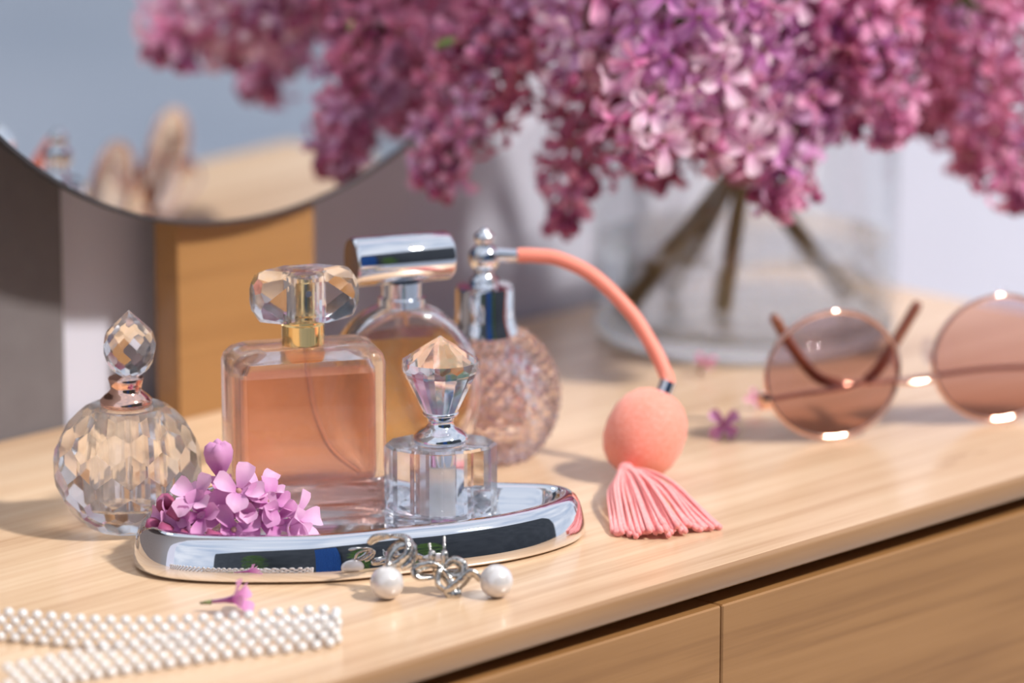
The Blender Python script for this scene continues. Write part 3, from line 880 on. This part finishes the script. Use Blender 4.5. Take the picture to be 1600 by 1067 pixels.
# ------------------------------------------------------------------ lilac florets
def floret_mesh(name, size, lift, mat, seed, tube_len=0.009, wide=1.0):
    """four pointed petals; lift is the angle of the petals above flat, in degrees"""
    r2 = random.Random(seed)
    vs_, fs, mi = [], [], []
    NU, NV = 6, 4
    for k in range(4):
        a0 = math.pi / 2 * k + r2.uniform(-0.14, 0.14)
        L = size * r2.uniform(0.9, 1.1)
        wmax = size * r2.uniform(0.29, 0.36) * wide
        th = rad(lift + r2.uniform(-14, 14))
        curl = r2.uniform(0.25, 0.9) if lift < 50 else -0.85
        hood = r2.uniform(0.25, 0.7)
        b = len(vs_)
        x, z = 0.0010, 0.0
        for i in range(NU + 1):
            t = i / NU
            w = wmax * (0.30 + 1.25 * t - 0.15 * t * t) * math.sqrt(max(0.0, 1 - t ** 3.2)) if t < 1 else wmax * 0.06
            for j in range(NV + 1):
                q = j / NV * 2 - 1
                y = w * q
                zz = z + hood * w * q * q
                vs_.append(V((x * math.cos(a0) - y * math.sin(a0), x * math.sin(a0) + y * math.cos(a0), zz)))
            ang = th - curl * 1.5 * t * t
            x += L / NU * math.cos(ang); z += L / NU * math.sin(ang)
        for i in range(NU):
            for j in range(NV):
                q = b + i * (NV + 1) + j
                fs.append((q, q + NV + 1, q + NV + 2, q + 1)); mi.append(0)
    tv, tf = lathe([(0.0007, -tube_len), (0.0009, -tube_len * 0.4), (0.0016, 0.0002)], 6, True, False)
    b = len(vs_); vs_ += [V(v) for v in tv]; fs += [tuple(i + b for i in f) for f in tf]; mi += [2] * len(tf)
    ev, ef = lathe([(0.0012, 0.0000), (0.0008, 0.0007), (0.0002, 0.0009)], 6, False, True)
    b = len(vs_); vs_ += [V(v) for v in ev]; fs += [tuple(i + b for i in f) for f in ef]; mi += [1] * len(ef)
    me = bpy.data.meshes.new(name)
    me.from_pydata([tuple(v) for v in vs_], [], fs)
    for k in (mat, M_eye, mat):
        me.materials.append(k)
    me.polygons.foreach_set('material_index', mi)
    me.polygons.foreach_set('use_smooth', [True] * len(fs))
    me.update()
    return me


def bud_mesh(name, mat, s=1.0):
    v, f = lathe([(0.0006 * s, -0.008 * s), (0.0008 * s, -0.004 * s), (0.0012 * s, -0.001 * s), (0.0024 * s, 0.0012 * s), (0.0027 * s, 0.003 * s), (0.0019 * s, 0.0046 * s), (0.0006 * s, 0.0052 * s)], 8)
    for i, p in enumerate(v):   # four closed lobes
        a = math.atan2(p[1], p[0]) if (abs(p[0]) + abs(p[1])) else 0
        k = 1 + (0.18 * math.cos(4 * a) if p[2] > 0 else 0)
        v[i] = V((p[0] * k, p[1] * k, p[2]))
    me = bpy.data.meshes.new(name)
    me.from_pydata([tuple(p) for p in v], [], f)
    me.materials.append(mat)
    me.polygons.foreach_set('use_smooth', [True] * len(f))
    return me


FL = {c: [floret_mesh('floret_' + c, sz, cu, PET[c], sd) for sd, (sz, cu) in enumerate(((0.0086, 14), (0.0080, 30), (0.0078, 48), (0.0088, 4)))] for c in ('pale', 'pink', 'mauve', 'rosy', 'orchid')}
FL['violet'] = [floret_mesh('floret_violet', sz, cu, PET['orchid'], 40 + sd, 0.008, 1.3) for sd, (sz, cu) in enumerate(((0.0094, 14), (0.0090, 30), (0.0088, 48), (0.0094, 4)))]
FL['blush'] = [floret_mesh('floret_blush', sz, cu, PET['lilac'], 50 + sd, 0.008, 1.3) for sd, (sz, cu) in enumerate(((0.0094, 14), (0.0092, 30), (0.0088, 48), (0.0094, 4)))]
tv_, tf_ = lathe([(0.0008, -0.0065), (0.0010, -0.0020), (0.0024, 0.0006), (0.0038, 0.0034), (0.0043, 0.0058), (0.0038, 0.0080), (0.0022, 0.0094), (0.0008, 0.0090)], 16)
for i_, p_ in enumerate(tv_):
    a_ = math.atan2(p_.y, p_.x)
    k_ = 1 + (0.16 * abs(math.cos(2 * a_)) - 0.10 if p_.z > 0 else 0)
    tv_[i_] = V((p_.x * k_, p_.y * k_, p_.z + (0.0016 * (abs(math.cos(2 * a_)) - 0.6) if p_.z > 0.005 else 0)))
TULIP = bpy.data.meshes.new('floret_half_open')
TULIP.from_pydata([tuple(p) for p in tv_], [], tf_)
TULIP.materials.append(PET['orchid'])
TULIP.polygons.foreach_set('use_smooth', [True] * len(tf_))
BUDS = {c: bud_mesh('bud_' + c, PET[c]) for c in ('bud', 'pink', 'orchid')}


def put(me, name, parent, pos, facing, roll, scale=1.0):
    o = bpy.data.objects.new(name, me)
    COL.objects.link(o)
    o.parent = parent
    q = V(facing).normalized().to_track_quat('Z', 'Y')
    o.rotation_mode = 'QUATERNION'
    o.rotation_quaternion = q @ Euler((0, 0, roll)).to_quaternion()
    o.location = pos
    o.scale = (scale, scale, scale)
    return o


# ------------------------------------------------------------------ vase
VX, VY, VR, VH = 0.0990, 0.2625, 0.0655, 0.118
vr = thing('glass_vase', 'clear glass cylinder vase half full of water holding the lilacs', 'vase', (VX, VY, 0))
obj('wall', loft([[(r * math.cos(2 * math.pi * j / 96), r * math.sin(2 * math.pi * j / 96), z) for j in range(96)] for r, z in ((VR - 0.0035, 0.0095), (VR - 0.0012, 0.012), (VR, 0.016), (VR, VH), (VR - 0.0012, VH + 0.001), (VR - 0.0026, VH), (VR - 0.0026, 0.016), (VR - 0.004, 0.0115))], False, False), M_vase, vr, 60)
obj('base', lathe([(VR - 0.012, 0.0003), (VR - 0.006, 0.0010), (VR - 0.0022, 0.0040), (VR - 0.0016, 0.0075), (VR - 0.0035, 0.0100), (VR - 0.009, 0.0112), (0.004, 0.0100)], 96), M_base, vr, 60)
wt = obj('water', lathe([(0.004, 0.0115), (VR - 0.009, 0.0124), (VR - 0.0045, 0.0135), (VR - 0.0032, 0.018), (VR - 0.0032, 0.0422), (VR - 0.0040, 0.0415), (0.004, 0.0415)], 96), M_water, vr, 60)

# ------------------------------------------------------------------ lilac bouquet
PAN = {  # base, tip, widest radius, palette, number of florets
    1: ((0.0790, 0.156, 0.1760), (0.0495, 0.103, 0.1075), 0.030, ('pale', 'pale', 'pale', 'orchid', 'pink'), 76),
    2: ((0.1035, 0.176, 0.1700), (0.0815, 0.130, 0.0985), 0.027, ('pale', 'pink', 'pale', 'pale', 'orchid'), 68),
    3: ((0.1310, 0.196, 0.1650), (0.1060, 0.150, 0.0775), 0.024, ('orchid', 'pale', 'pink', 'mauve'), 72),
    4: ((0.1350, 0.206, 0.1780), (0.1525, 0.170, 0.1030), 0.026, ('mauve', 'pink', 'pale', 'pink'), 85),
    5: ((0.1720, 0.246, 0.1700), (0.2095, 0.200, 0.0700), 0.029, ('rosy', 'mauve', 'pink', 'rosy'), 105),
    6: ((0.2240, 0.288, 0.1700), (0.1719, 0.250, 0.0960), 0.029, ('rosy', 'mauve', 'rosy', 'pink'), 90),
    7: ((0.0470, 0.226, 0.1480), (0.0203, 0.178, 0.0650), 0.021, ('rosy', 'rosy', 'pink', 'bud'), 85),
    8: ((0.0120, 0.209, 0.1600), (-0.0330, 0.172, 0.0830), 0.025, ('rosy', 'mauve', 'rosy', 'pink'), 95),
    9: ((0.0520, 0.222, 0.1740), (-0.0170, 0.178, 0.1350), 0.030, ('mauve', 'rosy', 'mauve', 'rosy'), 85),
    10: ((0.0460, 0.180, 0.2000), (0.0227, 0.145, 0.1270), 0.029, ('pale', 'mauve', 'pink', 'pale'), 72),
    11: ((0.1100, 0.190, 0.1840), (0.1470, 0.168, 0.1310), 0.027, ('pink', 'orchid', 'pink', 'rosy'), 72),
    12: ((0.0840, 0.224, 0.1320), (0.0580, 0.210, 0.0770), 0.019, ('rosy', 'rosy', 'pink', 'rosy'), 60),
    13: ((0.1060, 0.242, 0.1320), (0.0970, 0.214, 0.0790), 0.019, ('rosy', 'pink', 'rosy', 'rosy'), 60),
    14: ((0.1800, 0.296, 0.1500), (0.1950, 0.252, 0.0760), 0.027, ('rosy', 'mauve', 'rosy', 'rosy'), 85),
    15: ((0.1250, 0.250, 0.1500), (0.1310, 0.200, 0.1000), 0.022, ('rosy', 'mauve', 'pink', 'rosy'), 60),
    16: ((0.0760, 0.205, 0.1900), (0.0540, 0.190, 0.1200), 0.028, ('rosy', 'mauve', 'rosy', 'mauve'), 75),
}
GA = math.pi * (3 - math.sqrt(5))


def panicle(parent, idx, org):
    base, tip, R, pal, N = PAN[idx]
    base, tip = V(base) - org, V(tip) - org
    r2 = random.Random(idx * 13)
    axv = tip - base
    d = axv.normalized()
    bend = V((0, 0, 1)) - d * d.z
    side = d.orthogonal().normalized()
    oth = d.cross(side)
    mid = base + axv * 0.5 + bend * 0.006
    pth = spline([base, mid, tip], 14)
    ra = obj('panicle', tube(pth, [0.0014 - 0.0008 * i / 13 for i in range(14)], 6), M_stalk, parent, True)
    for k in range(N + 16):
        isbud = k >= N
        if isbud:
            t = 1 - 0.25 * r2.random() ** 1.5
        else:
            t = 1 - ((k + 0.5) / N) ** 0.62
        rr = R * (max(0.0, 1 - t) ** 0.55) * min(1.0, 0.55 + t * 3.0) + 0.003
        rr *= r2.uniform(0.60, 1.16)
        a = k * GA + r2.uniform(-0.3, 0.3)
        f = t * 13
        i0 = min(12, int(f))
        c = pth[i0].lerp(pth[i0 + 1], f - i0)
        out = side * math.cos(a) + oth * math.sin(a)
        # slight lumps: side clusters along the axis
        rr *= 0.84 + 0.28 * math.sin(a * 3 + t * 21 + idx)
        pos = c + out * rr
        face = out * 1.0 + d * (0.25 + 0.5 * t) + V((r2.uniform(-1, 1), r2.uniform(-1, 1), r2.uniform(-1, 1))) * 0.55
        if isbud:
            put(BUDS[r2.choice(('bud', 'pink', 'bud'))], 'bud', ra, pos, face + d, r2.uniform(0, 6), r2.uniform(0.8, 1.15))
        else:
            cn = r2.choice(pal)
            if cn == 'bud':
                put(BUDS['bud'], 'bud', ra, pos, face, r2.uniform(0, 6), 1.2)
            else:
                put(FL[cn][r2.choice((0, 1, 1, 2, 2, 3))], 'floret', ra, pos, face, r2.uniform(0, 6), r2.uniform(0.95, 1.2) * (1.3 if idx in (1, 2, 3, 10, 11) else 1.05))
    return ra


def leaf(L, w):
    vs_, fs = [], []
    n = 7
    for i in range(n + 1):
        t = i / n
        ww = w * math.sin(math.pi * (0.05 + 0.93 * t)) ** 0.8 * (1.15 - 0.5 * t)
        z = 0.18 * L * math.sin(t * 2.2)
        vs_ += [V((t * L, -ww, z + 0.1 * w)), V((t * L, 0, z - 0.15 * w)), V((t * L, ww, z + 0.1 * w))]
    for i in range(n):
        for j in (0, 1):
            fs.append((i * 3 + j, i * 3 + 3 + j, i * 3 + 4 + j, i * 3 + 1 + j))
    return vs_, fs


BR_ = [
    ('lilac branch with the palest pink panicles, standing out in front of the bouquet', (1, 2, 10), ((0.068, 0.288, 0.013), (0.098, 0.262, 0.080), (0.100, 0.240, 0.130), (0.096, 0.205, 0.180))),
    ('lilac branch with orchid and pink panicles hanging before the vase towards the sunglasses', (3, 4, 11), ((0.0895, 0.250, 0.013), (0.0985, 0.256, 0.072), (0.112, 0.240, 0.130), (0.122, 0.215, 0.182))),
    ('lilac branch with dusky rose panicles reaching away from the mirror past the vase', (5, 6, 14), ((0.047, 0.247, 0.013), (0.094, 0.268, 0.070), (0.140, 0.272, 0.130), (0.185, 0.265, 0.182))),
    ('lilac branch with dark rose panicles drooping towards the round mirror', (7, 8, 9), ((0.1435, 0.2620, 0.016), (0.105, 0.264, 0.068), (0.078, 0.258, 0.130), (0.050, 0.245, 0.176))),
    ('lilac branch with short reddish panicles tucked in the middle of the bouquet', (12, 13, 15, 16), ((0.058, 0.252, 0.030), (0.096, 0.258, 0.074), (0.104, 0.250, 0.130), (0.098, 0.242, 0.170))),
]
for label, ids, st in BR_:
    org = V(st[0])
    b = thing('lilac_branch', label, 'flower', org, group='lilac branches in the vase')
    sp = spline([V(p) - org for p in st], 24)
    parts = [tube(sp, [0.0040 - 0.0016 * i / 23 for i in range(24)], 10)]
    for i in ids:
        pb = V(PAN[i][0]) - org
        j = min(range(12, 24), key=lambda q: (sp[q] - pb).length)
        parts.append(tube(spline([sp[max(12, j - 5)], sp[j].lerp(pb, 0.5) + V((0, 0, 0.006)), pb], 10), [0.0022 - 0.0008 * q / 9 for q in range(10)], 8))
    obj('stem', join(*parts), M_stem, b, True)
    for i in ids:
        panicle(b, i, org)
    r2 = random.Random(ids[0])
    for k in range(3):
        i = ids[k % len(ids)]
        p = V(PAN[i][0]).lerp(V(PAN[i][1]), 0.35) - org
        dr_ = V((r2.uniform(-1, 1), r2.uniform(-1, -0.2), r2.uniform(-0.3, 0.6)))
        lo = obj('leaf', leaf(0.032, 0.010), M_leaf, b, True)
        lo.rotation_mode = 'QUATERNION'; lo.rotation_quaternion = dr_.to_track_quat('X', 'Z'); lo.location = p

# ------------------------------------------------------------------ lilac sprig on the tray and fallen florets
sp = thing('lilac_sprig', 'small orchid lilac sprig with open florets and buds lying on the chrome tray', 'flower', (-0.1025, -0.0835, 0.0085))
O = sp.location.copy()
axis = spline([(0.020, 0.006, 0.006), (0.004, 0.000, 0.008), (-0.012, -0.004, 0.007), (-0.022, -0.006, 0.006)], 12)
stk = obj('stalk', tube(axis, [0.0011 - 0.0006 * i / 11 for i in range(12)], 6), M_stalk, sp, True)
SPR = [  # position in the sprig, facing, mesh, scale
    ((0.0105, -0.0050, 0.0140), (0.1, -0.7, 0.7), 'blush', 0, 1.0), ((0.0140, -0.0085, 0.0085), (0.3, -1, 0.2), 'violet', 0, 1.0), ((0.0020, -0.0090, 0.0105), (0.0, -1, 0.45), 'violet', 0, 1.0),
    ((0.0055, -0.0115, 0.0065), (0.05, -1, 0.1), 'violet', 3, 1.0), ((-0.0060, -0.0090, 0.0110), (-0.3, -0.9, 0.4), 'violet', 1, 1.0), ((-0.0120, -0.0085, 0.0075), (-0.5, -0.9, 0.2), 'violet', 2, 0.95),
    ((0.0200, -0.0060, 0.0085), (0.7, -0.7, 0.2), 'violet', 1, 1.0), ((0.0240, -0.0080, 0.0060), (0.9, -0.5, 0.1), 'blush', 2, 1.0), ((0.0145, 0.0000, 0.0170), (0.3, -0.3, 0.9), 'blush', 1, 0.95),
    ((0.0010, -0.0020, 0.0150), (-0.1, -0.5, 0.85), 'violet', 0, 1.0), ((-0.0080, -0.0010, 0.0135), (-0.4, -0.2, 0.9), 'blush', 2, 0.9), ((-0.0180, -0.0050, 0.0090), (-0.9, -0.4, 0.2), 'violet', 2, 0.9),
    ((0.0270, -0.0020, 0.0080), (0.9, -0.3, 0.4), 'blush', 1, 1.05), ((0.0070, -0.0060, 0.0190), (0.2, -0.7, 0.7), 'blush', 1, 1.05), ((0.0175, -0.0055, 0.0150), (0.5, -0.6, 0.6), 'violet', 0, 1.0), ((-0.0075, -0.0075, 0.0165), (-0.3, -0.7, 0.7), 'blush', 1, 1.0),
    ((0.0190, 0.0030, 0.0105), (0.7, 0.2, 0.6), 'violet', 1, 1.0), ((-0.0030, 0.0060, 0.0120), (-0.2, 0.6, 0.7), 'violet', 0, 0.9), ((0.0090, 0.0070, 0.0110), (0.2, 0.8, 0.5), 'blush', 0, 0.9),
]
for pos, face, c, i, s in SPR:
    put(FL[c][i], 'floret', sp, pos, face, rng.uniform(0, 1.5), s)
for pos, face, s in (((0.0000, 0.0015, 0.0240), (-0.05, -0.15, 1), 1.5), ((-0.0175, -0.0085, 0.0060), (-0.5, -1, -0.1), 1.15), ((-0.0100, -0.0120, 0.0045), (-0.3, -1, -0.1), 1.2), ((-0.0020, -0.0130, 0.0045), (0.05, -1, 0.1), 1.2),
                     ((-0.0140, -0.0060, 0.0105), (-0.4, -0.8, 0.5), 1.1), ((-0.0210, -0.0060, 0.0065), (-1, -0.6, 0.1), 1.0), ((-0.0165, -0.0020, 0.0120), (-0.9, -0.2, 0.5), 1.2)):
    put(TULIP if s == 1.5 else BUDS['bud'], 'floret' if s == 1.5 else 'bud', sp, pos, face, 0.4, 1.15 if s == 1.5 else s)


def fallen(label, loc, face, colour, i, s, tilt_roll=0.3, stalk=True):
    t = thing('lilac_floret', label, 'flower', loc, group='fallen lilac florets')
    q = V(face).normalized().to_track_quat('Z', 'Y') @ Euler((0, 0, tilt_roll)).to_quaternion()
    src = FL[colour][i]
    lo = min((q @ v.co * s).z for v in src.vertices)
    o = put(src, 'corolla', t, (0, 0, -lo + 0.0001), face, tilt_roll, s)
    if stalk:
        st_ = V((0, 0, -lo)) - V(face).normalized() * 0.0085 * s
        en = st_ - V(face).normalized() * 0.004
        en.z = max(en.z, 0.0009)
        obj('calyx', tube([st_, en], [0.0010, 0.0004], 6), M_stalk, t, True)
    return t


fallen('fallen orchid lilac floret lying on its side between the tray and the necklace', (-0.0943, -0.1465, 0), (1.0, -0.25, 0.18), 'violet', 2, 0.95)
fallen('fallen violet lilac floret standing open between the coral bulb and the sunglasses', (0.0823, 0.0860, 0), (0.05, -0.95, 0.3), 'violet', 3, 0.72, 0.8)
fallen('tiny dark pink lilac floret fallen at the foot of the glass vase', (0.0790, 0.1900, 0), (0.2, -0.5, 0.8), 'rosy', 1, 0.62, 0.2)
fallen('pink lilac floret fallen beside the sunglasses hinge', (0.0975, 0.1330, 0), (-0.3, -0.6, 0.6), 'pink', 1, 0.6, 0.5)
